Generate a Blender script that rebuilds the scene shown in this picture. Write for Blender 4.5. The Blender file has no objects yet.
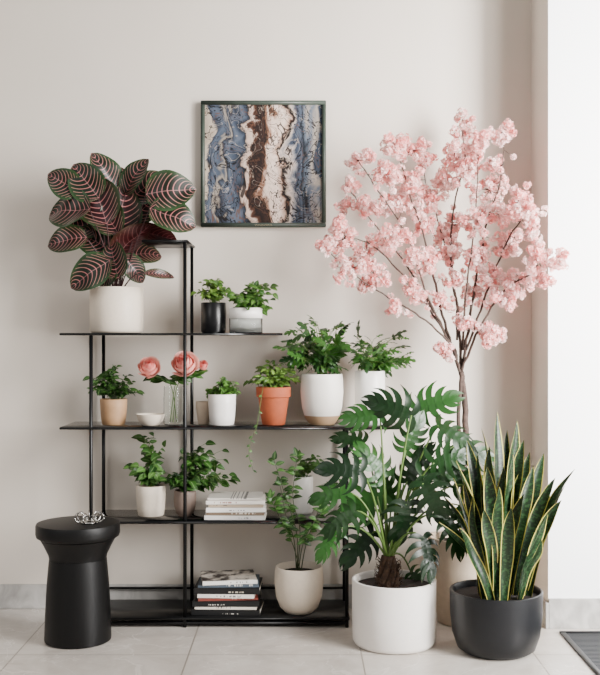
import bpy, math, random
from mathutils import Vector, Matrix
random.seed(7)
R=random.uniform
D=4.2; H=1.1; F=1032.8
SC=bpy.context.scene
COL=SC.collection
def W(px,py,y):
    z=D+y
    return Vector(((px-300)*z/F, y, H-(py-337.5)*z/F))
def S(y): return (D+y)/F
def srgb(h,a=1.0):
    if isinstance(h,str):
        c=[int(h[i:i+2],16)/255 for i in (0,2,4)]
    else: c=[x/255 for x in h]
    return tuple([(x/12.92 if x<=0.04045 else ((x+0.055)/1.055)**2.4) for x in c]+[a])

# ---------------- materials ----------------
def newmat(name):
    m=bpy.data.materials.new(name); m.use_nodes=True
    nt=m.node_tree; b=nt.nodes['Principled BSDF']
    return m,nt,b
def simple(name,col,rough=.5,metal=0,noise=.06,scale=40,bump=0.0,spec=.5,coat=0):
    m,nt,b=newmat(name)
    b.inputs['Roughness'].default_value=rough; b.inputs['Metallic'].default_value=metal
    b.inputs['Specular IOR Level'].default_value=spec
    b.inputs['Coat Weight'].default_value=coat
    tc=nt.nodes.new('ShaderNodeTexCoord'); n=nt.nodes.new('ShaderNodeTexNoise')
    n.inputs['Scale'].default_value=scale; n.inputs['Detail'].default_value=5
    nt.links.new(tc.outputs['Object'],n.inputs['Vector'])
    r=nt.nodes.new('ShaderNodeValToRGB'); c=srgb(col)
    r.color_ramp.elements[0].position=.3; r.color_ramp.elements[1].position=.7
    r.color_ramp.elements[0].color=tuple([x*(1-noise) for x in c[:3]]+[1])
    r.color_ramp.elements[1].color=tuple([min(1,x*(1+noise)) for x in c[:3]]+[1])
    nt.links.new(n.outputs['Fac'],r.inputs['Fac']); nt.links.new(r.outputs['Color'],b.inputs['Base Color'])
    if bump:
        bp=nt.nodes.new('ShaderNodeBump'); bp.inputs['Strength'].default_value=bump; bp.inputs['Distance'].default_value=.002
        nt.links.new(n.outputs['Fac'],bp.inputs['Height']); nt.links.new(bp.outputs['Normal'],b.inputs['Normal'])
    return m
def nd(nt,t,**k):
    n=nt.nodes.new(t)
    for a,v in k.items(): setattr(n,a,v)
    return n
def math_(nt,op,a,b=None,c=None):
    n=nd(nt,'ShaderNodeMath',operation=op)
    for i,x in enumerate((a,b,c)):
        if x is None: continue
        if isinstance(x,(int,float)): n.inputs[i].default_value=x
        else: nt.links.new(x,n.inputs[i])
    return n.outputs[0]
def mixc(nt,f,a,b):
    n=nd(nt,'ShaderNodeMix',data_type='RGBA')
    if isinstance(f,(int,float)): n.inputs[0].default_value=f
    else: nt.links.new(f,n.inputs[0])
    for i,x in ((6,a),(7,b)):
        if isinstance(x,tuple): n.inputs[i].default_value=x
        else: nt.links.new(x,n.inputs[i])
    return n.outputs[2]
def leafmat(name,c1,c2,rib='9ab878',ribw=.05,rough=.42,kind='plain',trans=.18,c3=None,spec=.5):
    m,nt,b=newmat(name); b.inputs['Specular IOR Level'].default_value=spec
    at=nd(nt,'ShaderNodeAttribute',attribute_name='rnd')
    uv=nd(nt,'ShaderNodeUVMap'); sep=nd(nt,'ShaderNodeSeparateXYZ'); nt.links.new(uv.outputs[0],sep.inputs[0])
    u=math_(nt,'ABSOLUTE',math_(nt,'SUBTRACT',sep.outputs[0],.5)); v=sep.outputs[1]
    col=mixc(nt,at.outputs['Fac'],srgb(c1),srgb(c2))
    if kind=='calathea':
        ph=math_(nt,'MULTIPLY',math_(nt,'SUBTRACT',v,math_(nt,'MULTIPLY',math_(nt,'POWER',u,1.7),1.1)),60)
        s=math_(nt,'SINE',ph)
        mr=nd(nt,'ShaderNodeMapRange'); mr.inputs[1].default_value=.76; mr.inputs[2].default_value=1.0; nt.links.new(s,mr.inputs[0])
        inn=math_(nt,'LESS_THAN',u,.42)
        st=math_(nt,'MULTIPLY',mr.outputs[0],inn)
        col=mixc(nt,math_(nt,'MULTIPLY',math_(nt,'POWER',math_(nt,'MULTIPLY',u,2),5),.5),col,srgb('3f6135'))
        g=nd(nt,'ShaderNodeNewGeometry')
        sc_=mixc(nt,math_(nt,'MULTIPLY',u,1.4),srgb('d0797c'),srgb('a79a80'))
        front=mixc(nt,math_(nt,'MULTIPLY',st,.72),col,sc_)
        col=mixc(nt,math_(nt,'MULTIPLY',g.outputs['Backfacing'],.75),front,srgb('3a0c12'))
    if kind=='snake':
        n=nd(nt,'ShaderNodeTexNoise'); n.inputs['Scale'].default_value=1; n.inputs['Detail'].default_value=3
        mp=nd(nt,'ShaderNodeMapping'); mp.inputs['Scale'].default_value=(3,38,1)
        nt.links.new(uv.outputs[0],mp.inputs[0]); nt.links.new(mp.outputs[0],n.inputs['Vector'])
        bn=math_(nt,'GREATER_THAN',n.outputs['Fac'],.53)
        col=mixc(nt,math_(nt,'MULTIPLY',bn,.55),col,srgb(c3))
        mg=math_(nt,'GREATER_THAN',u,.43)
        col=mixc(nt,mg,col,srgb('b5ab52'))
    if ribw>0:
        rb=math_(nt,'LESS_THAN',u,ribw)
        col=mixc(nt,math_(nt,'MULTIPLY',rb,.4),col,srgb(rib))
    nt.links.new(col,b.inputs['Base Color'])
    b.inputs['Roughness'].default_value=rough
    tr=nd(nt,'ShaderNodeBsdfTranslucent'); nt.links.new(col,tr.inputs['Color'])
    mx=nd(nt,'ShaderNodeMixShader'); mx.inputs[0].default_value=trans
    out=nt.nodes['Material Output']
    nt.links.new(b.outputs[0],mx.inputs[1]); nt.links.new(tr.outputs[0],mx.inputs[2]); nt.links.new(mx.outputs[0],out.inputs[0])
    return m

M={}
M['black']=simple('black_metal','070708',.35,noise=.1,spec=.35)
M['shelf']=simple('smoked_shelf','08090a',.10,noise=.1,spec=.6)
M['stool']=simple('black_stool','030304',.45,noise=.12,bump=.1,spec=.3)
M['cream']=simple('cream_ceramic','dccebc',.5,noise=.03,bump=.15,scale=90)
M['white']=simple('white_ceramic','ebe6e0',.35,noise=.02)
M['beige']=simple('beige_ceramic','c4b19b',.6,noise=.06,bump=.2)
M['taupe']=simple('taupe_ceramic','75645a',.65,noise=.08,bump=.2)
M['tan']=simple('tan_ceramic','a8835f',.6,noise=.08,bump=.2)
M['terra']=simple('terracotta','a04c29',.75,noise=.1,bump=.25)
M['darkpot']=simple('charcoal_ceramic','0d0f13',.42,noise=.08,bump=.1,spec=.35)
M['darkvase']=simple('dark_glaze','0b0b0d',.3,noise=.1,spec=.35)
M['soil']=simple('soil','1d140f',.95,noise=.5,scale=120,bump=1)
M['bark']=simple('bark','4a3a33',.9,noise=.4,scale=60,bump=1)
M['trunk']=simple('fibrous_trunk','3a2718',.95,noise=.6,scale=110,bump=1)
M['stemg']=simple('green_stem','4f6a2a',.5,noise=.15)
M['stemd']=simple('dark_stem','3a4626',.5,noise=.2)
M['stemr']=simple('maroon_stem','3c1e20',.5,noise=.2)
M['herb']=leafmat('herb_leaf','1b4210','527d2c')
M['herbd']=leafmat('dark_herb_leaf','102b0b','365f20')
M['herby']=leafmat('light_herb_leaf','2c5015','6f8f38')
M['fern']=leafmat('lobed_leaf','10300c','3f6f26',ribw=0)
M['vine']=leafmat('vine_leaf','1d4018','567f3a')
M['monst']=leafmat('split_leaf','08200a','2d5a22',ribw=0,rough=.33,trans=.12,spec=.4)
M['cala']=leafmat('striped_leaf','08160a','260a10',rib='b88482',ribw=.010,rough=.36,kind='calathea',trans=.05,spec=.35)
M['snake']=leafmat('banded_leaf','071706','0f260f',ribw=0,rough=.38,kind='snake',trans=.05,c3='2f4f2c',spec=.4)
M['pink']=leafmat('blossom_petal','fbbab5','fff0ec',rib='e58d90',ribw=0,rough=.7,trans=.42)
M['rose']=leafmat('rose_petal','ec8780','fcc6b8',ribw=0,rough=.6,trans=.3)
M['page']=simple('paper','e6e0d4',.8,noise=.05,scale=200)
M['chrome']=simple('brushed_silver','b9b6b2',.25,metal=1,noise=.05)
def glass():
    m,nt,b=newmat('clear_glass')
    b.inputs['Base Color'].default_value=(.93,.96,.95,1); b.inputs['Roughness'].default_value=.02
    b.inputs['Transmission Weight'].default_value=1; b.inputs['IOR'].default_value=1.2
    return m
M['glass']=glass()
def twotone():
    m,nt,b=newmat('two_tone_ceramic')
    tc=nd(nt,'ShaderNodeTexCoord'); s=nd(nt,'ShaderNodeSeparateXYZ'); nt.links.new(tc.outputs['Object'],s.inputs[0])
    g=math_(nt,'GREATER_THAN',s.outputs[2],.036)
    nt.links.new(mixc(nt,g,srgb('a98a6a'),srgb('e3ddd4')),b.inputs['Base Color']); b.inputs['Roughness'].default_value=.5
    return m
M['twotone']=twotone()

# ---------------- mesh building ----------------
class MB:
    def __init__(s): s.v=[];s.f=[];s.uv=[];s.r=[]
    def add(s,vs,fs,uvs=None,r=0.5):
        o=len(s.v); s.v+= [Vector(v) for v in vs]; s.f+=[tuple(i+o for i in f) for f in fs]
        s.uv+= uvs if uvs else [(0.5,0.5)]*len(vs); s.r+=[r]*len(vs)
    def build(s,name,mat,parent=None,ymax=None,smooth=True,sharp=None,loc=None,xmax=None,**props):
        if parent is not None: B=parent.location.copy()
        else: B=Vector(loc) if loc is not None else Vector((0,0,0))
        vs=[]
        for v in s.v:
            v=v.copy()
            if ymax is not None and v.y>ymax: v.y=ymax-min(.02,(v.y-ymax)*.1)
            vs.append(v-B)
        me=bpy.data.meshes.new(name); me.from_pydata(vs,[],s.f); me.update()
        ul=me.uv_layers.new(name='UVMap')
        li=[0]*len(me.loops); me.loops.foreach_get('vertex_index',li)
        flat=[]
        for i in li: flat+= [s.uv[i][0],s.uv[i][1]]
        ul.data.foreach_set('uv',flat)
        a=me.attributes.new('rnd','FLOAT','POINT'); a.data.foreach_set('value',s.r)
        if smooth: me.polygons.foreach_set('use_smooth',[True]*len(me.polygons))
        if sharp: me.set_sharp_from_angle(angle=math.radians(sharp))
        me.materials.append(mat)
        ob=bpy.data.objects.new(name,me); COL.objects.link(ob)
        if parent is not None: ob.parent=parent
        else: ob.location=B
        for k,v in props.items(): ob[k]=v
        return ob
def thing(name,label,cat,loc,group=None):
    e=bpy.data.objects.new(name,None); e.empty_display_size=.05; e.location=loc; COL.objects.link(e)
    e['label']=label; e['category']=cat
    if group: e['group']=group
    return e
def box(mb,x0,x1,y0,y1,z0,z1,b=0.0,r=.5):
    if b<=0:
        vs=[(x,y,z) for x in (x0,x1) for y in (y0,y1) for z in (z0,z1)]
        fs=[(0,1,3,2),(4,6,7,5),(0,4,5,1),(2,3,7,6),(0,2,6,4),(1,5,7,3)]
        mb.add(vs,fs,None,r); return
    import bmesh
    bm=bmesh.new(); bmesh.ops.create_cube(bm,size=1)
    for v in bm.verts:
        v.co=Vector(((x0+x1)/2+v.co.x*(x1-x0),(y0+y1)/2+v.co.y*(y1-y0),(z0+z1)/2+v.co.z*(z1-z0)))
    bmesh.ops.bevel(bm,geom=bm.edges[:],offset=b,segments=2,affect='EDGES')
    bm.verts.index_update()
    mb.add([v.co.copy() for v in bm.verts],[tuple(v.index for v in f.verts) for f in bm.faces],None,r); bm.free()
def lathe(mb,cx,cy,prof,seg=56,wob=0):
    n=len(prof); vs=[];fs=[]
    for (r,z) in prof:
        for k in range(seg):
            a=2*math.pi*k/seg; vs.append((cx+r*math.cos(a),cy+r*math.sin(a),z))
    for i in range(n-1):
        for k in range(seg):
            k2=(k+1)%seg
            fs.append((i*seg+k,i*seg+k2,(i+1)*seg+k2,(i+1)*seg+k))
    mb.add(vs,fs)
def catmull(pts,n=5):
    P=[pts[0]*2-pts[1]]+list(pts)+[pts[-1]*2-pts[-2]]; out=[]
    for i in range(1,len(P)-2):
        for k in range(n):
            t=k/n; a,b,c,d=P[i-1],P[i],P[i+1],P[i+2]
            out.append(.5*((2*b)+(c-a)*t+(2*a-5*b+4*c-d)*t*t+(3*b-a-3*c+d)*t*t*t))
    out.append(pts[-1].copy()); return out
def tube(mb,pts,r0,r1,seg=6):
    n=len(pts); vs=[];fs=[]; ref=Vector((.3,1,.2)).normalized()
    for i,p in enumerate(pts):
        t=(pts[min(i+1,n-1)]-pts[max(i-1,0)])
        if t.length<1e-9: t=Vector((0,0,1))
        t.normalize(); a=t.cross(ref)
        if a.length<1e-3: a=t.cross(Vector((1,0,0)))
        a.normalize(); b=t.cross(a); r=r0+(r1-r0)*i/(n-1)
        for k in range(seg):
            an=2*math.pi*k/seg; vs.append(p+a*math.cos(an)*r+b*math.sin(an)*r)
    for i in range(n-1):
        for k in range(seg):
            k2=(k+1)%seg; fs.append((i*seg+k,i*seg+k2,(i+1)*seg+k2,(i+1)*seg+k))
    fs.append(tuple(range(seg-1,-1,-1))); fs.append(tuple((n-1)*seg+k for k in range(seg)))
    mb.add(vs,fs)
def bez(a,b,c,n=8): return [a*(1-t)**2+b*2*t*(1-t)+c*t*t for t in [i/n for i in range(n+1)]]
SH={
 'ovate':lambda t: max(0.0,math.sin(math.pi*min(1,t**.72)))**.85,
 'round':lambda t: max(0.0,math.sin(math.pi*t**.82))**.62,
 'lance':lambda t: max(0.0,math.sin(math.pi*t**.85)),
 'tooth':lambda t: max(0.0,math.sin(math.pi*t**.72))**.7,
}
def frame(d,n):
    d=d.normalized(); s=d.cross(n)
    if s.length<1e-4: s=d.cross(Vector((.1,1,.3)))
    s.normalize(); n=s.cross(d).normalized()
    return d,s,n
def leaf(mb,base,d,n,L,Wd,shape='ovate',curl=.6,fold=.25,seg=6,cols=3,r=None,wave=0,twist=0):
    d,s,n=frame(d,n); f=SH[shape]; vs=[];uv=[];fs=[]
    if r is None: r=random.random()
    us=[-1+2*k/(cols-1) for k in range(cols)]
    ph=R(0,6.28)
    for i in range(seg+1):
        t=i/seg; w=Wd/2*f(t)
        if shape=='tooth' and i%2: w*=.72
        th=curl*t
        if abs(curl)>1e-3: v=L*math.sin(th)/curl; h=-L*(1-math.cos(th))/curl
        else: v=L*t;h=0
        tw=twist*t
        for u in us:
            x=u*w; z=fold*abs(u)*w+wave*math.sin(ph+t*9+u*2)*w
            xx=x*math.cos(tw)-z*math.sin(tw); zz=x*math.sin(tw)+z*math.cos(tw)
            vs.append(base+d*v+s*xx+n*(h+zz)); uv.append(((u+1)/2,t))
    for i in range(seg):
        for k in range(cols-1):
            a=i*cols+k; fs.append((a,a+1,a+cols+1,a+cols))
    mb.add(vs,fs,uv,r)
def splitleaf(mb,base,d,n,L,nf=6,wide=.62,droop=.8,r=None,fw=.15,jit=.1,blade=.17):
    """deeply cut leaf: a blade along the midrib plus curved fingers on both sides"""
    d,s,n=frame(d,n)
    if r is None: r=random.random()
    dr=droop/L
    def P(u,v): return base+d*v+s*u+n*(-dr*(v*v*.35+u*u*.9)+.16*abs(u))
    vs=[];uv=[];fs=[]; N=8
    for i in range(N+1):
        t=i/N; w=L*blade*(math.sin(math.pi*(t*.93+.07)))**.7*(1.15-.5*t)
        for u in (-1,0,1): vs.append(P(u*w,t*L)); uv.append((.5+.5*u*.9,t))
    for i in range(N):
        for k in (0,1):
            a=i*3+k; fs.append((a,a+1,a+4,a+3))
    mb.add(vs,fs,uv,r)
    for sg in (-1,1):
        for k in range(nf):
            t0=.02+.78*k/(nf-1)
            ang=math.radians(122-88*(k/(nf-1))+R(-7,7)); fl=L*wide*(.62+.5*math.sin(math.pi*(.15+.7*k/(nf-1))))*(1-.38*k/(nf-1))*R(1-jit,1+jit)
            vs=[];uv=[];fs=[]; M_=7; w0=L*fw*.5; bend=R(15,45); dz=R(-.1,.25)
            for i in range(M_+1):
                q=i/M_; a=ang-math.radians(bend)*q*q
                cx=math.sin(a)*fl*q; cv=t0*L+math.cos(a)*fl*q
                px_=-math.cos(a); pv_=math.sin(a)
                w=w0*(.70+.5*math.sin(math.pi*min(1,q*.9)))*(1-q**3.0*.93)
                for e in (-1,0,1):
                    vs.append(P(sg*(cx+px_*w*e),cv+pv_*w*e)+n*(abs(e)*w*.15-dz*fl*q*q)); uv.append((.5+.45*e,q))
            for i in range(M_):
                for kk in (0,1):
                    a_=i*3+kk; fs.append((a_,a_+1,a_+4,a_+3))
            mb.add(vs,fs,uv,min(1,max(0,r+R(-.05,.05))))
def pot(parent,r_top,h,mat,prof,wall=.007,soil=True,name='pot',soil_at=.86):
    B=parent.location; mb=MB()
    pr=[(0.0005,B.z),(prof[0][1]*r_top*.93,B.z),(prof[0][1]*r_top,B.z+.004)]
    for t,k in prof[1:]: pr.append((r_top*k,B.z+h*t))
    rt=pr[-1][0]
    pr+=[(rt-wall*.3,B.z+h+.002),(rt-wall*.8,B.z+h+.001),(rt-wall,B.z+h-.004),(rt-wall*1.1,B.z+h*soil_at-.004)]
    if not soil: pr+=[(rt*.7,B.z+.02),(0.0005,B.z+.015)]
    lathe(mb,B.x,B.y,pr)
    o=mb.build(name,mat,parent,sharp=50)
    if soil:
        sm=MB(); rs=rt-wall*1.12; vs=[(B.x,B.y,B.z+h*soil_at+.004)]; fs=[]; rings=5; sg=28
        for i in range(1,rings+1):
            for k in range(sg):
                a=2*math.pi*k/sg; rr=rs*i/rings
                vs.append((B.x+rr*math.cos(a),B.y+rr*math.sin(a),B.z+h*soil_at+(R(-.002,.004) if i<rings else 0)))
        for k in range(sg): fs.append((0,1+k,1+(k+1)%sg))
        for i in range(rings-1):
            for k in range(sg):
                k2=(k+1)%sg; a=1+i*sg; fs.append((a+k,a+sg+k,a+sg+k2,a+k2))
        sm.add(vs,fs); sm.build('soil',M['soil'],parent)
    return o
STR=[(0,.86),(.3,.93),(.7,.98),(1,1.0)]
CYL=[(0,.95),(.06,.99),(.5,1),(1,1.0)]
TAP=[(0,.70),(.35,.82),(.8,.96),(1,1.0)]
BOWL=[(0,.62),(.12,.80),(.35,.96),(.65,1.02),(.9,1.0),(1,.97)]
TERRA=[(0,.66),(.4,.78),(.74,.88),(.75,.98),(1,1.0)]
def rnd_unit():
    while True:
        v=Vector((R(-1,1),R(-1,1),R(-1,1)))
        if .05<v.length<1: return v.normalized()
def bush(parent,base,c,rad,nst,nl,L,Wd,mat,stem,shape='ovate',fin=0,up=.25,cover=.35,sr=.0014,ymax=-.014,curl=.6,minrad=.35,over=.18,drop=.15):
    ms=MB(); ml=MB()
    for i in range(nst):
        u=rnd_unit(); q=R(minrad,1.0)**.6
        if u.z<-.35: u.z*=.4
        if random.random()<over: q*=R(1.1,1.25)
        tip=Vector((c.x+u.x*rad[0]*q,c.y+u.y*rad[1]*q,c.z+u.z*rad[2]*q))
        b0=base+Vector((R(-1,1)*rad[0]*.12,R(-1,1)*rad[0]*.12,0))
        mid=b0+Vector(((tip.x-b0.x)*R(.1,.4),(tip.y-b0.y)*R(.1,.4),max(.02,(tip.z-b0.z)*R(.65,.95)+.012)))
        P=bez(b0,mid,tip,9); tube(ms,P,sr,sr*.5,5)
        for k in range(nl):
            t=cover+(1-cover)*(k+R(.2,.8))/nl if k<nl-1 else 1
            fi=min(len(P)-1.001,t*9); j=int(fi); p=P[j].lerp(P[j+1],fi-j)
            tg=(P[min(j+1,9)]-P[max(j-1,0)]).normalized()
            a=k*2.4+R(-.4,.4); h=Vector((math.cos(a),math.sin(a)*.8,0))
            out=Vector((p.x-base.x,(p.y-base.y),0)); 
            d=(h*.9+tg*(.5 if k<nl-1 else 1.1)+out*2.5+Vector((0,0,R(-up,up)*1.8-drop)))
            n=Vector((R(-.7,.7),-.5+R(-.5,.5),.7))
            sc=R(.5,1.2)
            if fin: 
                pe=p+d.normalized()*L*.4; tube(ms,[p,pe],sr*.7,sr*.5,4)
                splitleaf(ml,pe,d,n,L*sc,nf=fin,wide=.52,droop=.7,fw=.23,blade=.18)
            else: leaf(ml,p,d,n,L*sc,Wd*sc,shape,curl*R(.4,1.8),.3,seg=6 if shape!='tooth' else 8)
    ms.build('stem',stem,parent,ymax=ymax)
    return ml.build('foliage',mat,parent,ymax=ymax)
def potted(name,label,cat,px0,px1,pyb,pyt,y,zb,prof,mat,group=None,**k):
    s=S(y); cx=((px0+px1)/2-300)*s; r=(px1-px0)/2*s; h=(pyb-pyt)*s
    e=thing(name,label,cat,(cx,y,zb),group)
    pot(e,r,h,mat,prof,**k)
    return e,h,r

# ---------------- room ----------------
def structure(o): o['kind']='structure'; return o
def wallmat(name,col,sc=3,n=.02,rough=.9):
    return simple(name,col,rough,noise=n,scale=sc,bump=.02)
PX=.94; PY=-.29
wm=wallmat('painted_plaster','d3c9bd'); wm2=wallmat('lit_plaster','fefefe',n=.003)  # wm2 carries the light on the pillar front in its whiter colour
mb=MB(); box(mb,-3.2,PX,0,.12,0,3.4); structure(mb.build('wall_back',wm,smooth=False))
mb=MB(); box(mb,PX,PX+.02,PY+.002,.12,0,3.4); structure(mb.build('pillar_side_1',wm,smooth=False))  # pillar's side face, its shaded tone put in as the darker wall plaster
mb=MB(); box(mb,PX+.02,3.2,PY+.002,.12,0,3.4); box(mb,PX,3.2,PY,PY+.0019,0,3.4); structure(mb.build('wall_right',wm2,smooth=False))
def floormat():
    m,nt,b=newmat('stone_tile')
    tc=nd(nt,'ShaderNodeTexCoord'); mp=nd(nt,'ShaderNodeMapping'); mp.inputs['Location'].default_value=(.387+1.8,.62+1.8+.6,0)
    nt.links.new(tc.outputs['Object'],mp.inputs[0])
    br=nd(nt,'ShaderNodeTexBrick'); br.offset=0; br.inputs['Scale'].default_value=1
    br.inputs['Brick Width'].default_value=.6; br.inputs['Row Height'].default_value=.6; br.inputs['Mortar Size'].default_value=.003
    br.inputs['Mortar Smooth'].default_value=.2
    br.inputs['Color1'].default_value=srgb('d2cbc3'); br.inputs['Color2'].default_value=srgb('cbc3ba'); br.inputs['Mortar'].default_value=srgb('91877d')
    nt.links.new(mp.outputs[0],br.inputs['Vector'])
    n=nd(nt,'ShaderNodeTexNoise'); n.inputs['Scale'].default_value=6; n.inputs['Detail'].default_value=9; n.inputs['Roughness'].default_value=.7; n.inputs['Distortion'].default_value=1.0
    nt.links.new(tc.outputs['Object'],n.inputs['Vector'])
    f=math_(nt,'MULTIPLY',math_(nt,'MAXIMUM',math_(nt,'SUBTRACT',n.outputs['Fac'],.40),0),1.9)
    c=mixc(nt,f,br.outputs['Color'],srgb('a0958a'))
    n2=nd(nt,'ShaderNodeTexNoise'); n2.inputs['Scale'].default_value=2.2; n2.inputs['Detail'].default_value=6; n2.inputs['Distortion'].default_value=1.8
    nt.links.new(tc.outputs['Object'],n2.inputs['Vector'])
    v=math_(nt,'LESS_THAN',math_(nt,'ABSOLUTE',math_(nt,'SUBTRACT',n2.outputs['Fac'],.5)),.007)
    c=mixc(nt,math_(nt,'MULTIPLY',v,.35),c,srgb('f0ebe5'))
    nt.links.new(c,b.inputs['Base Color'])
    b.inputs['Roughness'].default_value=.28
    bp=nd(nt,'ShaderNodeBump'); bp.inputs['Strength'].default_value=.3; bp.inputs['Distance'].default_value=.002; bp.invert=True
    nt.links.new(br.outputs['Fac'],bp.inputs['Height']); nt.links.new(bp.outputs[0],b.inputs['Normal'])
    return m
mb=MB(); box(mb,-3.2,3.2,-5.2,.12,-.08,0); structure(mb.build('floor',floormat(),smooth=False))
def marble():
    m,nt,b=newmat('grey_marble')
    tc=nd(nt,'ShaderNodeTexCoord'); n=nd(nt,'ShaderNodeTexNoise'); n.inputs['Scale'].default_value=9; n.inputs['Detail'].default_value=10; n.inputs['Distortion'].default_value=1.2
    nt.links.new(tc.outputs['Object'],n.inputs['Vector']); r=nd(nt,'ShaderNodeValToRGB')
    r.color_ramp.elements[0].position=.35; r.color_ramp.elements[0].color=srgb('8f8c88'); r.color_ramp.elements[1].position=.65; r.color_ramp.elements[1].color=srgb('b8b5b1')
    nt.links.new(n.outputs['Fac'],r.inputs[0]); nt.links.new(r.outputs[0],b.inputs['Base Color']); b.inputs['Roughness'].default_value=.3
    return m
mar=marble(); bh=.098
mb=MB(); box(mb,-3.2,PX-.013,-.013,-.0005,.0005,bh,.001); structure(mb.build('baseboard_back',mar,smooth=False))
mb=MB(); box(mb,PX-.012,PX-.0005,PY-.013,-.001,.0005,bh,.001); structure(mb.build('baseboard_side',mar,smooth=False))
mb=MB(); box(mb,PX,3.2,PY-.013,PY-.0005,.0005,bh+.015,.001); structure(mb.build('baseboard_right',mar,smooth=False))

# floor grate
g=thing('floor_grate','dark metal ventilation grate set in the pale tiled floor','grate',(1.2,-.65,0.0))
mb=MB(); x0,x1,y0,y1=.965,1.45,-1.25,-.355
box(mb,x0,x1,y0,y0+.02,.0005,.008,.001); box(mb,x0,x1,y1-.02,y1,.0005,.008,.001); box(mb,x0,x0+.02,y0+.02,y1-.02,.0005,.008,.001); box(mb,x1-.02,x1,y0+.02,y1-.02,.0005,.008,.001)
mb.build('frame',simple('dark_grate','26282b',.5,metal=.3),g)
mb=MB(); box(mb,x0+.02,x1-.02,y0+.02,y1-.02,.0005,.002)
k=y0+.032
while k<y1-.03:
    box(mb,x0+.02,x1-.02,k,k+.007,.002,.0065); k+=.015
mb.build('slats',simple('grate_slats','2e3033',.5,metal=.3),g,smooth=False)

# ---------------- shelving unit ----------------
YF=-.28; YB=-.03
XA,XB,XC=-.793,-.4365,.178
Z1,Z2,Z3,Z4,Z0=1.117,.760,.403,.035,1.470
T=.009
sh=thing('shelving_unit','stepped black metal open shelving unit against the wall','shelf',((XA+XC)/2,(YF+YB)/2,0))
def post(x,y,z1,nm='post'):
    mb=MB(); a=.0062
    box(mb,x-a,x+a,y-a,y+a,.0,z1,.0012); mb.build(nm,M['black'],sh)
for y in (YF,YB):
    post(XA,y,Z1-T); post(XB,y,Z0-T); post(XC,y,Z2-T)
def board(x0,x1,z,mat='shelf'):
    mb=MB(); box(mb,x0,x1,YF-.012,YB+.012,z-T,z,.0015); mb.build('shelf_board',M[mat],sh)
board(-.60,XB+.012,Z0,'black'); board(-.911,-.068,Z1); board(-.911,.387,Z2); board(XA-.005,XC+.01,Z3); board(XA-.005,XC+.01,Z4+T*.5,'black')
mb=MB()
for z in (.011,): 
    box(mb,XA,XC,YF-.006,YF+.006,z,z+.011,.001); box(mb,XA,XC,YB-.006,YB+.006,z,z+.011,.001)
box(mb,XA,XC,YB-.004,YB+.004,.085,.093,.001)
for x in (XA,XB,XC):
    box(mb,x-.004,x+.004,YF,YB,.012,.022,.001)
mb.build('rail',M['black'],sh)
ZB4=Z4+T*.5

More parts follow.
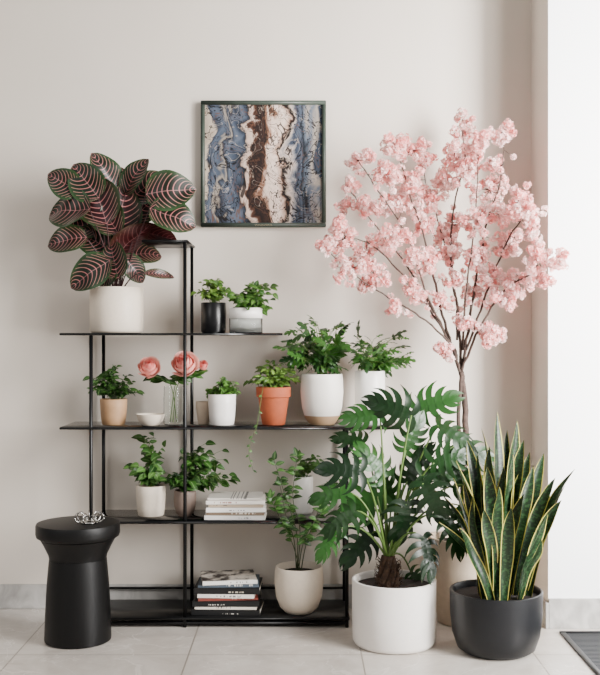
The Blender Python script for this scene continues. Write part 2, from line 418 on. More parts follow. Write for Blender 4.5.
# ---------------- picture ----------------
a=W(201,101,-.02); b=W(326,227,-.02)
pc=thing('framed_painting','abstract blue, cream and brown marbled painting in dark frame','painting',((a.x+b.x)/2,-.012,(a.z+b.z)/2))
fm=simple('dark_green_frame','3a433b',.45,noise=.15)
fw=.016
mb=MB()
box(mb,a.x,b.x,-.032,-.002,a.z-fw,a.z,.002); box(mb,a.x,b.x,-.032,-.002,b.z,b.z+fw,.002)
box(mb,a.x,a.x+fw,-.032,-.002,b.z+fw,a.z-fw,.002); box(mb,b.x-fw,b.x,-.032,-.002,b.z+fw,a.z-fw,.002)
mb.build('frame',fm,pc)
def paintmat():
    m,nt,bb=newmat('marbled_paint')
    tc=nd(nt,'ShaderNodeTexCoord'); s=nd(nt,'ShaderNodeSeparateXYZ'); nt.links.new(tc.outputs['Generated'],s.inputs[0])
    mp=nd(nt,'ShaderNodeMapping'); mp.inputs['Scale'].default_value=(2.3,0,1.7); mp.inputs['Location'].default_value=(3.1,0,1.7); nt.links.new(tc.outputs['Generated'],mp.inputs[0])
    n=nd(nt,'ShaderNodeTexNoise'); n.inputs['Scale'].default_value=1.35; n.inputs['Detail'].default_value=4; n.inputs['Distortion'].default_value=1.7; n.inputs['Roughness'].default_value=.5
    nt.links.new(mp.outputs[0],n.inputs['Vector'])
    off=math_(nt,'MULTIPLY',math_(nt,'SUBTRACT',n.outputs['Fac'],.5),.46)
    x=math_(nt,'ADD',s.outputs[0],off)
    r=nd(nt,'ShaderNodeValToRGB'); cr=r.color_ramp
    stops=[(0,'998b7c'),(.04,'b0a191'),(.06,'2d3542'),(.10,'4d5665'),(.14,'3c4553'),(.17,'8d8377'),(.19,'1c212b'),(.25,'525a68'),(.30,'353e4c'),(.34,'13171e'),(.36,'b0988a'),(.39,'c3ab9c'),(.41,'4a2e22'),(.435,'140b09'),(.48,'33201a'),(.50,'0b0706'),(.53,'7a5643'),(.55,'ccb3a4'),(.61,'d8c3b6'),(.655,'b39482'),(.675,'231612'),(.70,'0c0908'),(.72,'bfaca0'),(.76,'73757b'),(.78,'2a3240'),(.83,'4c5564'),(.86,'0f131a'),(.90,'59626f'),(.95,'968c81'),(1,'2c3542')]
    cr.elements[0].color=srgb(stops[0][1]); cr.elements[1].color=srgb(stops[-1][1])
    for p,c in stops[1:-1]:
        e=cr.elements.new(p); e.color=srgb(c)
    nt.links.new(x,r.inputs[0])
    n2=nd(nt,'ShaderNodeTexNoise'); n2.inputs['Scale'].default_value=1.8; n2.inputs['Detail'].default_value=3; n2.inputs['Distortion'].default_value=2.2
    nt.links.new(mp.outputs[0],n2.inputs['Vector'])
    col=r.outputs[0]
    for lv,wd,am,cc in ((.5,.012,.92,'0e0909'),(.57,.007,.7,'5b3c2a'),(.44,.006,.6,'a89a8c'),(.62,.009,.85,'14100f')):
        v=math_(nt,'LESS_THAN',math_(nt,'ABSOLUTE',math_(nt,'SUBTRACT',n2.outputs['Fac'],lv)),wd)
        col=mixc(nt,math_(nt,'MULTIPLY',v,am),col,srgb(cc))
    nt.links.new(col,bb.inputs['Base Color']); bb.inputs['Roughness'].default_value=.5; bb.inputs['Specular IOR Level'].default_value=.25
    return m
mb=MB(); box(mb,a.x+fw*.8,b.x-fw*.8,-.022,-.004,b.z+fw*.8,a.z-fw*.8); mb.build('canvas',paintmat(),pc,smooth=False)
mb=MB(); pts=[]
for i in range(40):
    pts.append(Vector(((a.x+b.x)/2-.035+i*.0018,-.0335,b.z+.007+.0025*math.sin(i*1.9)*(1 if i%7 else .3))))
tube(mb,pts,.0006,.0006,4); mb.build('signature',simple('gold_ink','b9ab8d',.6),pc)

# ---------------- stool ----------------
sy=-.445; s=S(sy); cx=(78-300)*s
st=thing('side_stool','matte black round pedestal side stool with flared top','stool',(cx,sy,0))
mb=MB(); pr=[(.0005,0),(.112,0),(.119,.004),(.120,.012),(.117,.10),(.112,.20),(.106,.27),(.103,.30),(.0005,.30)]
lathe(mb,cx,sy,pr,72); mb.build('base',M['stool'],st,sharp=40)
mb=MB(); pr=[(.0005,.301),(.103,.301),(.106,.315),(.124,.352),(.135,.372),(.0005,.372)]
lathe(mb,cx,sy,pr,72); mb.build('neck',M['stool'],st,sharp=40)
mb=MB(); ht=.428; pr=[(.0005,.373),(.135,.373),(.148,.380),(.151,.390),(.151,ht-.008),(.148,ht-.001),(.144,ht),(.0005,ht)]
lathe(mb,cx,sy,pr,72); mb.build('top',M['stool'],st,sharp=50)
og=thing('table_ornament','small silver wire flower ornament on the black stool','ornament',(cx+.045,sy-.02,ht))
mb=MB(); c0=Vector((cx+.045,sy-.02,ht+.004))
for j in range(7):
    a0=j*math.pi*2/7; c=c0+Vector((math.cos(a0)*.036,math.sin(a0)*.036,R(0,.006)))
    P=[c+Vector((math.cos(t)*.017*math.cos(a0),math.cos(t)*.017*math.sin(a0),.017+math.sin(t)*.017)) for t in [k*2*math.pi/16 for k in range(17)]]
    tube(mb,P,.0022,.0022,6)
mb.build('petals',M['chrome'],og)
mb=MB(); lathe(mb,c0.x,c0.y,[(.0005,ht+.0005),(.03,ht+.0005),(.034,ht+.004),(.03,ht+.009),(.0005,ht+.011)],32); mb.build('base',M['chrome'],og)

# ---------------- calathea ----------------
YM=-.155
def soilpt(e,h,f=.86): return e.location+Vector((0,0,h*f))
e,h,r=potted('potted_calathea','striped dark calathea in a large cream pot','plant',90,143,333,288,YM,Z1,CYL,M['cream'])
LV=[(86,182,130,42,31),(64,183,160,36,25),(106,172,120,42,25),(132,176,60,42,24),(98,200,105,54,38),(68,209,172,50,36),(66,238,190,42,25),(168,190,12,50,34),(172,215,-10,48,32),(146,204,45,50,30),(154,234,5,42,24),(90,272,205,48,29),(122,212,75,54,34),(130,240,50,48,29),(94,240,150,44,28),(134,268,-50,34,19),(160,273,2,32,9),(112,260,115,40,27),(82,224,165,42,28),(116,188,88,46,28),(144,186,52,44,26),(104,274,225,34,21),(110,234,100,46,31),(142,252,15,40,23),(106,214,120,46,30)]
ms=MB(); ml=MB(); b0=soilpt(e,h)
for i,(px,py,an,L,Wd) in enumerate(LV):
    y=YM+R(-.13,.03); 
    if i in (4,5,11,7,0,8,16): y=YM-.12
    c=W(px,py,y); a_=math.radians(an+R(-8,8)); sc=S(y); d=Vector((math.cos(a_),R(-.45,.3),math.sin(a_))).normalized()
    bs=c-d*L*sc*.5; n=Vector((R(-.4,.4),-1,R(-.1,.55)))
    if i in (13,10): n=Vector((R(-.5,.5),.6,.9))
    bb=b0+Vector((R(-.02,.02),R(-.02,.02),0))
    mid=bb.lerp(bs,.5)+Vector((0,0,.02))
    if i==16: mid=bb.lerp(bs,.5)+Vector((0,-.02,.05))
    tube(ms,bez(bb,mid,bs+d*.004,8),.003,.002,6)
    leaf(ml,bs,d,n,L*sc*1.06,Wd*sc*1.24,'round',R(.3,.9),.22,seg=16,cols=11,wave=.07,r=(R(0,.3) if i not in(4,9,12,18,22,24) else R(.6,1)))
ms.build('stem',M['stemr'],e,ymax=-.014); ml.build('foliage',M['cala'],e,ymax=-.014)

# ---------------- small pots ----------------
def bushpx(e,h,x0,x1,y0,y1,y,dep,nst,nl,Lpx,Wpx,mat,stem,**k):
    s=S(y); c=W((x0+x1)/2,(y0+y1)/2,y); L=Lpx*s
    rad=((x1-x0)/2*s-L*.4,dep,(y1-y0)/2*s-L*.25)
    bush(e,soilpt(e,h),c,rad,nst,nl,L,Wpx*s,M[mat],M[stem],**k)
e,h,r=potted('potted_herb','leafy green herb in a slim dark vase','plant',201,226,333,303,YM,Z1,CYL,M['darkvase'])
bushpx(e,h,189,234,275,307,YM,.055,34,8,7.5,5,'herby','stemg')
e=thing('potted_herb','trailing green herb in a square glass pot with white liner','plant',((246.5-300)*S(YM),YM,Z1))
s=S(YM); hw=16*s; hh=25*s; B=e.location
def sq(mb,hw,w,z0,z1,bv):
    box(mb,B.x-hw,B.x+hw,B.y-hw,B.y-hw+w,z0,z1,bv);box(mb,B.x-hw,B.x+hw,B.y+hw-w,B.y+hw,z0,z1,bv)
    box(mb,B.x-hw,B.x-hw+w,B.y-hw+w,B.y+hw-w,z0,z1,bv);box(mb,B.x+hw-w,B.x+hw,B.y-hw+w,B.y+hw-w,z0,z1,bv)
mb=MB(); w=.003; sq(mb,hw,w,B.z,B.z+hh*.58,.0008); box(mb,B.x-hw+w,B.x+hw-w,B.y-hw+w,B.y+hw-w,B.z,B.z+.004)
mb.build('glass_base',M['glass'],e)
mb=MB(); sq(mb,hw,.006,B.z+hh*.585,B.z+hh,.0015); box(mb,B.x-hw+.007,B.x+hw-.007,B.y-hw+.007,B.y+hw-.007,B.z+hh*.22,B.z+hh*.62,.003)
mb.build('pot',M['white'],e)
mb=MB(); box(mb,B.x-hw+.006,B.x+hw-.006,B.y-hw+.006,B.y+hw-.006,B.z+hh*.625,B.z+hh*.85); mb.build('soil',M['soil'],e)
bushpx(e,hh,227,283,279,326,YM-.015,.07,48,8,8.5,5.5,'herb','stemg')

e,h,r=potted('potted_herb','dense dark green herb in a tan ceramic pot','plant',100,127,427,402,YM,Z2,STR,M['tan'])
bushpx(e,h,81,143,366,407,YM,.07,38,9,8,4.5,'herbd','stemd')
e,h,r=potted('potted_herb','fine-leaved green herb in a white ceramic pot','plant',208,236,427,397,YM-.01,Z2,STR,M['white'])
bushpx(e,h,202,243,377,405,YM,.05,42,9,6,4,'herb','stemg')
e=thing('ceramic_cup','small beige ceramic cup beside the white herb pot','cup',W(203.5,427,-.12)*1); e.location.z=Z2
e.location.y=-.12
pot(e,8*S(-.12),24*S(-.12)*.9,M['beige'],TAP,soil=False,name='body',wall=.004)
e,h,r=potted('potted_fern','bushy green plant in a terracotta pot','plant',256,291,427,390,YM,Z2,TERRA,M['terra'])
bushpx(e,h,243,304,358,398,YM,.07,42,8,8.5,4.5,'herby','stemd',shape='tooth')
ms=MB(); ml=MB(); b0=soilpt(e,h)
P=catmull([b0+Vector((-.02,-.02,.0)),Vector((b0.x-.035,YM-.085,b0.z+.035)),W(257,425,-.325),W(251,440,-.325),W(249,455,-.325),W(253,470,-.32)],6)
tube(ms,P,.0011,.0007,5)
for i in range(8,len(P),2):
    sg=1 if i%4 else -1
    leaf(ml,P[i],Vector((sg,-.3,-.6)),Vector((0,-1,.3)),R(.012,.02),R(.006,.01),'lance')
ms.build('trailing_stem',M['stemg'],e); ml.build('trailing_leaves',M['vine'],e)

e,h,r=potted('potted_philodendron','lobed-leaf green plant in a two-tone cream pot','plant',301,343,427,377,YM,Z2,BOWL,M['twotone'])
bushpx(e,h,284,354,311,392,YM,.08,50,3,13.5,10,'fern','stemg',fin=4,up=.6,over=.08)
e,h,r=potted('potted_philodendron','lobed-leaf green plant in a white cylinder pot','plant',355,385,427,374,YM,Z2,CYL,M['white'])
bushpx(e,h,343,418,329,383,YM-.01,.08,46,3,12.5,9,'fern','stemg',fin=3,up=.4,over=.08)

e,h,r=potted('potted_ivy','broad-leaved green plant in a white speckled pot','plant',136,166,521,491,YM,Z3,STR,M['cream'])
bushpx(e,h,125,171,428,502,YM-.01,.065,40,5,11,7.5,'vine','stemg',drop=.4)
e,h,r=potted('potted_ivy','spreading leafy green plant in a taupe pot','plant',174,196,520,495,YM,Z3,BOWL,M['taupe'])
bushpx(e,h,162,239,436,510,YM-.01,.075,48,6,10.5,7,'herbd','stemg',drop=.4)
e,h,r=potted('potted_herb','thin-stemmed green plant in a small white pot','plant',293,313,521,485,-.09,Z3,CYL,M['white'])
bushpx(e,h,280,334,450,486,-.09,.05,14,4,9,6,'vine','stemg')

e,h,r=potted('potted_shrub','tall slender-stemmed green plant in a rounded cream pot','plant',275,323,614,569,-.2,ZB4,BOWL,M['cream'])
ms=MB(); ml=MB(); b0=soilpt(e,h)
STM=[[(299,572),(297,535),(285,495),(274,460)],[(299,572),(300,530),(293,498),(297,456)],[(300,572),(306,545),(318,512),(331,488)],[(298,572),(293,545),(282,522),(270,498)],[(300,572),(302,548),(309,530),(322,512)],[(299,572),(294,540),(286,515),(280,485)]]
for P0 in STM:
    y=-.2; dy=-.14-R(0,.05); P=[W(px,py,y+dy*min(1,i/2)) for i,(px,py) in enumerate(P0)]
    P[0]=b0+Vector((R(-.01,.01),R(-.01,.01),0)); P=catmull(P,7); tube(ms,P,.0022,.001,6)
    for i in range(8,len(P),1):
        for sg in (-1,1):
            if random.random()<.45: continue
            d=Vector((sg*R(.6,1),R(-.7,.3),R(-.3,.6)))
            if i>=len(P)-2: d.z+=.6
            leaf(ml,P[i],d,Vector((R(-.4,.4),-.7,.7)),R(.026,.044),R(.014,.021),'ovate',R(.3,1.2),.25)
    leaf(ml,P[-1],Vector((R(-.4,.4),-.2,1)),Vector((0,-1,.3)),.036,.02,'ovate',.4,.25)
ms.build('stem',M['stemd'],e); ml.build('foliage',M['herbd'],e,ymax=-.014)

# ---------------- roses & vases ----------------
yv=-.15; s=S(yv); vx=(173.5-300)*s
e=thing('glass_vase','clear glass vase holding pink roses','vase',(vx,yv,Z2))
mb=MB(); r0=10*s; hv=38*s; lathe(mb,vx,yv,[(.0005,Z2+.0005),(r0*.9,Z2+.0005),(r0,Z2+.004),(r0*1.0,Z2+hv*.7),(r0*.95,Z2+hv),(r0*.95-.002,Z2+hv),(r0-.003,Z2+hv*.7),(r0-.003,Z2+.008),(.0005,Z2+.008)],40); mb.build('body',M['glass'],e,sharp=50)
bx=(152.5-300)*s
e=thing('ceramic_bowl','low white ceramic bowl beside the glass vase','bowl',(bx,-.2,Z2))
mb=MB(); q=14*s; lathe(mb,bx,-.2,[(.0005,Z2),(q*.55,Z2),(q*.62,Z2+.004),(q*.9,Z2+.022),(q,Z2+.043),(q-.003,Z2+.044),(q*.85,Z2+.022),(q*.5,Z2+.008),(.0005,Z2+.007)],44); mb.build('body',M['cream'],e,sharp=60)
def rose(px,py,rpx,y,label,bud=False,leaves=((.5,1),(.58,-1),(.66,1),(.7,-1),(.76,1),(.8,-1),(.86,1),(.9,-1),(.72,1),(.84,-1))):
    c=W(px,py,y); R0=rpx*S(y)
    st0=Vector((vx+R(-.015,.015),yv+R(-.01,.01),Z2+.012))
    e=thing('rose',label,'flower',st0)
    top=c-Vector((0,0,R0*.75))
    rimp=Vector((vx+(c.x-vx)*.12,yv+R(-.01,.01),Z2+hv))
    P=catmull([st0,rimp,rimp.lerp(top,.5)+Vector((0,0,.008)),top],7)
    mb=MB(); tube(mb,P,.002,.0016,6); mb.build('stem',M['stemg'],e)
    ml=MB()
    for t,sg in leaves:
        p=P[int(t*(len(P)-1))]
        leaf(ml,p,Vector((sg,R(-.6,.2),R(-.3,.5))),Vector((R(-.3,.3),-.8,.6)),R(.036,.054),R(.02,.029),'ovate',.7,.2)
    for k in range(5):
        a0=k*1.256; leaf(ml,top,Vector((math.cos(a0),math.sin(a0),.5)),Vector((0,0,-1)),R0*.8,R0*.3,'lance',-.8)
    ml.build('leaves',M['herbd'],e,ymax=-.014)
    mb=MB(); ax=Vector((R(-.3,.3),-.85,.5)).normalized(); _,sx,sn=frame(ax,Vector((1,0,0)))
    layers=[(3,.22,1.0,-.4),(3,.36,.97,-.35),(4,.52,.88,-.28),(5,.68,.72,-.18),(5,.84,.50,-.02),(6,1.0,.22,.12)] if not bud else [(3,.4,1.1,-.4),(4,.62,1.0,-.3),(4,.8,.75,-.1)]
    for li,(cnt,rr,tip_,lip) in enumerate(layers):
        for k in range(cnt):
            az=k*2*math.pi/cnt+li*.9+R(-.15,.15); vs=[];uv=[];fs=[]; N=9; K=9
            rk=rr*R(.93,1.05); tk=tip_+R(-.08,.08)
            for i in range(N+1):
                t=i/N
                prof=math.sin(math.pi/2*min(1,t*1.6))+lip*max(0,(t-.6)/.4)**1.5
                spn=(math.pi/cnt)*1.4*min(1,.35+1.6*t)*(1-.25*max(0,(t-.8)/.2)**2)
                for j in range(K):
                    w=(j/(K-1)-.5)*2
                    aa=az+w*spn
                    rad=R0*rk*max(.02,prof)*(1+.08*w)
                    zz=R0*(-.8+(tk+.8)*t - .2*w*w*t*t - (.2*max(0,lip)*max(0,(t-.7)/.3)**2))
                    vs.append(c+sx*math.cos(aa)*rad+sn*math.sin(aa)*rad+ax*zz); uv.append((.5,t))
            for i in range(N):
                for j in range(K-1):
                    q_=i*K+j; fs.append((q_,q_+1,q_+K+1,q_+K))
            mb.add(vs,fs,uv,min(1,max(0,li/6+R(-.3,.3))))
    mb.build('bloom',M['rose'],e)
rose(149,367,10.5,-.21,'open pink rose leaning out of the glass vase')
rose(185,364,12.5,-.22,'large open pink rose standing above the glass vase')
rose(203,366,6,-.16,'small pink rosebud in the glass vase',bud=True)

# ---------------- books ----------------
def bookmat(name,c,ink,seed,top=None):
    m,nt,b=newmat(name); tc=nd(nt,'ShaderNodeTexCoord')
    mp=nd(nt,'ShaderNodeMapping'); mp.inputs['Scale'].default_value=(R(110,200),1,30); mp.inputs['Location'].default_value=(seed*3.7,seed,0); nt.links.new(tc.outputs['Object'],mp.inputs[0])
    n=nd(nt,'ShaderNodeTexNoise'); n.inputs['Scale'].default_value=1; n.inputs['Detail'].default_value=1; nt.links.new(mp.outputs[0],n.inputs['Vector'])
    s=nd(nt,'ShaderNodeSeparateXYZ'); nt.links.new(tc.outputs['Object'],s.inputs[0])
    f=math_(nt,'GREATER_THAN',n.outputs['Fac'],.52)
    f=math_(nt,'MULTIPLY',f,math_(nt,'LESS_THAN',math_(nt,'ABSOLUTE',math_(nt,'ADD',s.outputs[0],R(-.05,.06))),R(.02,.065)))
    f=math_(nt,'MULTIPLY',f,math_(nt,'LESS_THAN',math_(nt,'ABSOLUTE',math_(nt,'SUBTRACT',s.outputs[2],.008)),R(.0015,.0035)))
    col=mixc(nt,math_(nt,'MULTIPLY',f,.8),srgb(c),srgb(ink))
    if top:
        g=nd(nt,'ShaderNodeNewGeometry'); sg=nd(nt,'ShaderNodeSeparateXYZ'); nt.links.new(g.outputs['Normal'],sg.inputs[0])
        up=math_(nt,'GREATER_THAN',sg.outputs[2],.7)
        n3=nd(nt,'ShaderNodeTexNoise'); n3.inputs['Scale'].default_value=28; nt.links.new(tc.outputs['Object'],n3.inputs['Vector'])
        rr=nd(nt,'ShaderNodeValToRGB'); rr.color_ramp.elements[0].position=.42; rr.color_ramp.elements[0].color=srgb(top); rr.color_ramp.elements[1].position=.6; rr.color_ramp.elements[1].color=srgb('cfc4b6')
        nt.links.new(n3.outputs['Fac'],rr.inputs[0]); col=mixc(nt,up,col,rr.outputs[0])
    nt.links.new(col,b.inputs['Base Color']); b.inputs['Roughness'].default_value=.5
    return m
BN=[0]
def book(cx,cy,z,w,d,hh,rot,col,ink,label,group,top=None):
    e=thing('book',label,'book',(0,0,0),group); BN[0]+=1
    bmt=bookmat('book_cover',col,ink,BN[0],top)
    t=.0018
    mb=MB(); box(mb,-w/2,w/2,-d/2,d/2,0,t,.0006); box(mb,-w/2,w/2,-d/2,d/2,hh-t,hh,.0006); box(mb,-w/2,w/2,-d/2-.001,-d/2+t,.0008,hh-.0008,.0007)
    mb.build('cover',bmt,e,smooth=False)
    mb=MB(); box(mb,-w/2+.003,w/2-.003,-d/2+t,d/2-.003,t,hh-t); mb.build('page_block',M['page'],e,smooth=False)
    e.location=(cx,cy,z); e.rotation_euler=(0,0,rot)
z=Z3+.0003; s=S(-.2)
for i,(c,ink,x0,x1,hh,lab) in enumerate([('e4e0da','3a3630',206,266,.017,'pale hardback book at the bottom of a neat stack'),('7c6a58','efe6da',208,265,.010,'thin brown book in a neat pale stack'),('f0ede8','333333',207,266,.018,'white hardback book with dark spine lettering'),('b8a690','47403a',210,264,.010,'thin tan book in a neat pale stack'),('ece6dd','8a4034',207,265,.015,'off-white hardback book with reddish lettering'),('d8d2c8','30302e',209,262,.009,'thin pale book on top of the neat stack')]):
    book(((x0+x1)/2-300)*s,-.175,z,(x1-x0)*s,.17,hh,R(-.03,.03),c,ink,lab,"pale books on the middle shelf"); z+=hh+.001
z=ZB4+.0003
for i,(c,ink,x0,x1,hh,lab) in enumerate([('08080a','d8d4cc',194,262,.022,'thick black hardback book at the stack bottom'),('e4dccf','2a2622',197,258,.010,'cream hardback book in the mixed stack'),('07080a','e4e0d8',194,260,.022,'black hardback book with pale lettering'),('7d3a30','f0e6da',198,257,.008,'thin brick-red book in the mixed stack'),('efe9e0','2a2a2c',200,256,.015,'white paperback book in the mixed stack'),('0b0a0b','cfc6b4',196,261,.024,'dark hardback book near the stack top'),('4a5560','e8e4dc',199,259,.010,'slate magazine near the stack top'),('e6e2da','4c4a48',201,255,.016,'softcover book with a printed cover on the stack top')]):
    book(((x0+x1)/2-300)*s,-.175,z,(x1-x0)*s,.18,hh,R(-.08,.08) if i<7 else .14,c,ink,lab,"mixed books on the bottom shelf",top=('2d2420' if i==7 else None)); z+=hh+.001

# ---------------- big split-leaf plant ----------------
py_=-.487; s=S(py_)
e=thing('potted_split_leaf_philodendron','large split-leaf philodendron in a white cylinder pot','plant',((394-300)*s,py_,0))
pot(e,42*s,.232,M['white'],[(0,.93),(.08,.985),(.5,1),(1,1)],wall=.01,soil_at=.9)
B=e.location; b0=B+Vector((-.02,0,.205))
mb=MB()
for k in range(7):
    a0=k*.9; P=catmull([b0+Vector((math.cos(a0)*.032,math.sin(a0)*.032,0)),b0+Vector((math.cos(a0+.7)*.028,math.sin(a0+.7)*.028,.05)),b0+Vector((math.cos(a0+1.4)*.016,math.sin(a0+1.4)*.016,.11))],5); tube(mb,P,.014,.010,8)
for k in range(110):
    a0=R(0,6.28); z_=R(0,.10); rr=.042-.012*z_/.1
    p=b0+Vector((math.cos(a0)*rr,math.sin(a0)*rr,z_)); tube(mb,[p,p+Vector((math.cos(a0)*.008,math.sin(a0)*.008,.008)),p+Vector((math.cos(a0)*.014,math.sin(a0)*.014,R(-.012,.03)))],.0022,.0006,4)
mb.build('trunk',M['trunk'],e)
ms=MB(); ml=MB(); crown=b0+Vector((0,0,.09))
LV=[(396,410,160,48),(432,404,25,46),(452,432,-15,44),(366,416,175,40),(470,450,-10,42),(462,480,-40,46),(346,470,155,46),(334,494,190,42),(376,464,125,42),(414,468,60,44),(368,502,205,48),(342,520,215,42),(432,498,-50,48),(472,512,-30,36),(452,530,-60,44),(404,520,250,46),(362,544,225,44),(328,542,230,32),(428,552,-60,42),(448,460,30,40),(352,440,150,34),(436,474,10,42),(412,438,80,40),(418,578,-20,24),(478,488,-10,32),(388,492,110,40)]
for i,(px,py,an,L) in enumerate(LV):
    y=py_+R(-.17,.12)
    if px<347: y=min(y,-.42)
    if py<450: y=py_+R(-.04,.1)
    if px>455: y=R(-.45,-.38)
    sc=S(y); a_=math.radians(an+R(-12,12)); d=Vector((math.cos(a_),R(-.5,.1),math.sin(a_)-.15)).normalized()
    bs=W(px,py,y)-d*L*sc*.35
    m_=crown.lerp(bs,.5)+Vector((0,0,.07+abs(bs.x-crown.x)*.3))
    tube(ms,bez(crown+Vector((R(-.01,.01),R(-.01,.01),0)),m_,bs,10),.005,.0028,6)
    splitleaf(ml,bs,d,Vector((R(-.6,.6),-1.0,R(.1,.9))),L*sc*.95,nf=6,wide=.58,droop=R(.3,.9),fw=.142,jit=.15,blade=.175,r=random.random()**1.4)
ms.build('stem',M['stemg'],e); ml.build('foliage',M['monst'],e,ymax=-.3)

# ---------------- snake plant ----------------
sy=-.575; s=S(sy)
e=thing('potted_snake_plant','tall variegated snake plant in a charcoal bowl pot','plant',((496-300)*s,sy,0))
pot(e,46*s,.215,M['darkpot'],[(0,.72),(.08,.84),(.3,.94),(.6,.99),(1,1)],wall=.01,soil_at=.9)
B=e.location; ml=MB()
TP=[(498,412,-.54,15),(524,440,-.58,14),(544,453,-.52,13),(574,468,-.58,13),(467,440,-.52,13),(457,460,-.58,12),(443,494,-.62,12),(480,428,-.5,14),(512,454,-.64,14),(534,466,-.62,13),(562,500,-.64,12),(508,430,-.5,14),(487,466,-.66,14),(472,494,-.68,13),(439,522,-.64,11),(525,494,-.7,14),(549,515,-.68,12),(498,486,-.72,14),(516,420,-.52,14),(490,446,-.6,14),(556,478,-.57,12),(542,540,-.72,12),(458,528,-.72,12),(503,466,-.62,14),(477,454,-.55,13),(530,452,-.55,13),(463,480,-.6,12),(511,508,-.73,13),(450,474,-.54,11),(566,486,-.56,11),(484,510,-.73,13),(519,474,-.6,13)]
for i,(px,py,y,wd) in enumerate(TP):
    tip=W(px,py,y); bx=B.x+(tip.x-B.x)*.34+R(-.025,.025); by=B.y+(tip.y-B.y)*.5+R(-.03,.03); by=min(B.y+.11,max(B.y-.11,by))
    b=Vector((bx,by,.19)); d=(tip-b); L=d.length
    n=Vector((-d.x*.6+R(-.25,.25),-1,.1)) if i%3 else Vector((R(-.8,.8),-1,0))
    mid=b+Vector((d.x*R(.2,.45),d.y*.33,d.z*.6))+Vector((R(-.018,.018),0,0)); P=bez(b,mid,tip,18); r_=random.random(); vs=[];uv=[];fs=[]
    tw0=R(-.9,.9); tw=R(-1.3,1.3); wp=R(0,6)
    for k,p in enumerate(P):
        t=k/18; tg=(P[min(k+1,18)]-P[max(k-1,0)]).normalized(); sd=tg.cross(n).normalized(); nn=sd.cross(tg)
        a_=tw0+tw*t; sd2=sd*math.cos(a_)+nn*math.sin(a_); nn2=nn*math.cos(a_)-sd*math.sin(a_)
        w=wd*s/2*1.0*(.6+.4*min(1,t*2.2))*(1-max(0,(t-.66)/.34)**2)+.0004
        p=p+nn2*.005*math.sin(wp+t*9)
        for u in (-1,-.5,0,.5,1):
            vs.append(p+sd2*w*u+nn2*w*.4*u*u); uv.append(((u+1)/2,t*L/.45))
    for k in range(18):
        for j in range(4):
            q=k*5+j; fs.append((q,q+1,q+6,q+5))
    ml.add(vs,fs,uv,r_)
ml.build('foliage',M['snake'],e,ymax=-.32)

# ---------------- cherry tree ----------------
ty=-.2; s=S(ty)
e=thing('potted_cherry_tree','pink blossoming cherry tree in a tall beige pot','tree',((461-300)*s,ty,0))
pot(e,.128,.33,M['beige'],TAP,wall=.01,soil_at=.92)
B=e.location
mt=MB()
def br(pts,y0,y1,r0,r1,seg=8):
    n=len(pts); P=[W(px,py,y0+(y1-y0)*i/(n-1)) for i,(px,py) in enumerate(pts)]
    P=[P[0]]+[p+Vector((R(-.016,.016),R(-.01,.01),R(-.012,.012))) for p in P[1:-1]]+[P[-1]]
    Q=catmull(P,6); Q=[Q[0]]+[q+Vector((R(-.0032,.0032),R(-.003,.003),R(-.002,.002))) for q in Q[1:-1]]+[Q[-1]]
    tube(mt,Q,r0,r1,seg); return Q
ALL=[]
br([(461,560),(460,500),(462,440),(463,400),(461,372)],ty,ty-.02,.0135,.011,12)
br([(466,560),(468,480),(459,420),(462,375)],ty+.01,ty-.02,.009,.007,8)
Y0=ty-.02
BR=[([(461,374),(450,345),(428,305),(402,272),(372,243),(345,236)],-.30,.006),
([(461,374),(446,332),(433,285),(424,240),(414,200),(398,155)],-.24,.0065),
([(461,378),(457,322),(450,272),(455,215),(468,165),(462,125)],-.18,.0065),
([(461,374),(472,322),(481,270),(490,220),(500,180),(504,135)],-.28,.0065),
([(461,370),(481,328),(506,292),(535,272),(560,258)],-.46,.0055),
([(457,360),(448,345),(418,318),(388,300),(355,275),(325,248)],-.38,.005),
([(450,340),(432,300),(408,235),(382,190),(358,160)],-.42,.005),
([(466,350),(480,300),(500,252),(520,215),(530,200)],-.40,.005),
([(457,340),(452,295),(440,225),(425,180)],-.12,.0045),
([(463,350),(467,300),(476,235),(479,150)],-.36,.005),
([(446,335),(434,310),(400,262),(370,215),(350,190)],-.15,.005)]
for pts,ye,r0 in BR: ALL+=br(pts,Y0,ye,r0,.0016)[6:]
CL=[(370,157,8),(355,160,9),(398,150,19),(424,160,15),(412,185,19),(462,125,13),(480,142,12),(503,132,10),(468,170,19),(446,182,17),(490,190,18),(505,212,17),(342,240,16),(324,246,9),(348,270,15),(366,257,15),(380,205,13),(350,182,8),(376,276,13),(398,236,15),(413,290,13),(430,262,13),(452,248,15),(460,222,17),(476,292,14),(466,322,12),(492,332,13),(500,302,14),(519,276,16),(536,258,15),(558,262,12),(530,236,14),(520,200,15),(532,212,11),(482,256,16),(508,246,16),(443,350,10),(394,308,8),(364,205,11),(346,205,8),(545,282,8),(488,338,9),(400,205,15),(432,200,16),(384,172,12),(478,220,16),(392,178,14),(412,150,13),(340,225,8),(455,155,13),(366,285,9),(385,245,13),(512,292,10),(476,150,12),(424,225,12),(442,302,10),(492,275,11),(495,165,10),(412,258,11),(440,235,11),(456,280,10)]
mp_=MB()
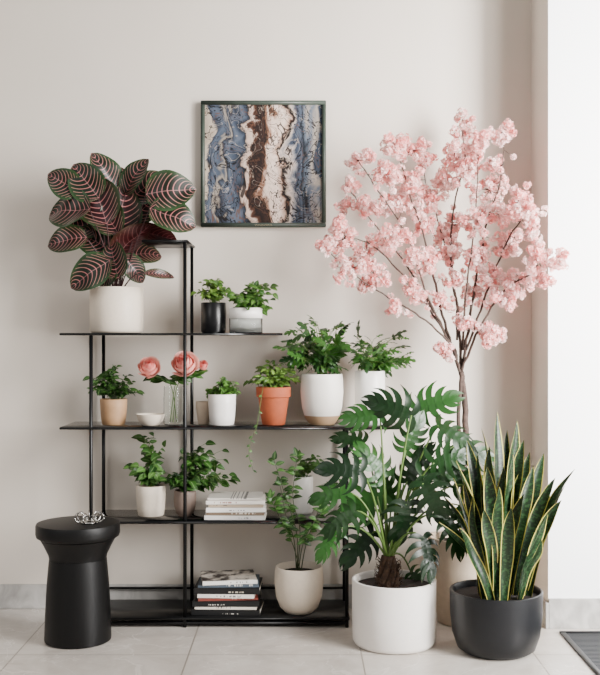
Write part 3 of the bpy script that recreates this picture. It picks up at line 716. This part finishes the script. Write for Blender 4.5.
def flower(c,ax,fr,rv):
    d,sx,sn=frame(ax,Vector((.3,.2,1)))
    for ring,(cnt,rr,el) in enumerate(((5,1,.25),(3,.62,.85))):
        for k in range(cnt):
            a0=k*2*math.pi/cnt+ring*.5+R(-.2,.2); dd=(sx*math.cos(a0)+sn*math.sin(a0)); pd=(dd*math.cos(el)+d*math.sin(el)).normalized()
            sd=pd.cross(d).normalized(); L=fr*rr*R(.85,1.1); w=fr*rr*.46; up=d*fr*.12
            vs=[c,c+pd*L*.6+sd*w+up*.5,c+pd*L*.65-up*.5,c+pd*L*.6-sd*w+up*.5,c+pd*L+sd*w*.45+up,c+pd*L-sd*w*.45+up]
            mp_.add(vs,[(0,1,2),(0,2,3),(1,4,2),(2,5,3),(2,4,5)],None,min(1,max(0,rv+R(-.25,.25)-(.25 if ring else 0))))
for (px,py,rp) in CL:
    cand=[(abs((q.x*F/(D+q.y)+300)-px)+abs(337.5-(q.z-H)*F/(D+q.y)-py),q) for q in ALL]
    cand.sort(key=lambda c:c[0]); q=cand[0][1]; y=max(-.62,min(-.13,q.y+R(-.06,.05)))
    if px>520: y=min(y,-.42)
    c=W(px,py,y); rr=rp*S(y)
    tube(mt,bez(q,(q+c)/2+Vector((0,0,-.01)),c,5),.0022,.0014,5)
    nsub=max(6,int(rp*1.2))
    for j in range(nsub):
        u=rnd_unit(); sc_=c+Vector((u.x*rr,u.y*rr*.85,u.z*rr))*R(.2,1.1)
        tube(mt,[c,sc_],.0010,.0007,4)
        rv=R(.15,1); br_=R(.008,.019)
        for m_ in range(19):
            v=rnd_unit(); p=sc_+Vector((v.x*br_*R(.5,1.35),v.y*br_*R(.5,1.35),v.z*br_*R(.5,1.25)))
            if p.y>-.03: p.y=-.03
            flower(p,v+rnd_unit()*.4,R(.0066,.0098),rv)
for j in range(170):
    q=random.choice(ALL); 
    if q.z<1.2: continue
    c=q+rnd_unit()*R(.012,.05); c.y=min(c.y,-.05)
    tube(mt,[q,c],.0010,.0007,4)
    for m_ in range(8):
        v=rnd_unit(); flower(c+v*.008,v,R(.0065,.0095),R(.2,1))
mt.build('trunk_and_branches',M['bark'],e,ymax=-.02)
mp_.build('blossoms',M['pink'],e,ymax=-.02,smooth=True,kind='stuff')

# ---------------- camera & light ----------------
cam=bpy.data.cameras.new('camera'); co=bpy.data.objects.new('camera',cam); COL.objects.link(co)
co.location=(0,-D,H); co.rotation_euler=(math.pi/2,0,0); cam.sensor_width=36; cam.lens=36*F/675; cam.clip_end=50
SC.camera=co
w=bpy.data.worlds.new('world'); SC.world=w; w.use_nodes=True
w.node_tree.nodes['Background'].inputs[0].default_value=(1,.98,.96,1); w.node_tree.nodes['Background'].inputs[1].default_value=.44
def area(name,loc,tgt,size,sy_,power,col):
    l=bpy.data.lights.new(name,'AREA'); l.shape='RECTANGLE'; l.size=size; l.size_y=sy_; l.energy=power; l.color=col
    o=bpy.data.objects.new(name,l); COL.objects.link(o); o.location=loc
    o.rotation_euler=(Vector(tgt)-Vector(loc)).to_track_quat('-Z','Y').to_euler(); return o
area('window_light',(2.5,-2.7,2.1),(.2,0,.95),1.3,2.2,215,(1,.975,.94))
area('pillar_fill',(2.4,-1.9,1.6),(1.4,-.3,1.4),.7,2.6,130,(1,.99,.98)).data.spread=math.radians(90)  # added lamp, aimed at the pillar to whiten its front
area('soft_fill',(-2.4,-3.2,2.6),(0,0,1.1),2.0,2.0,34,(1,.97,.94))
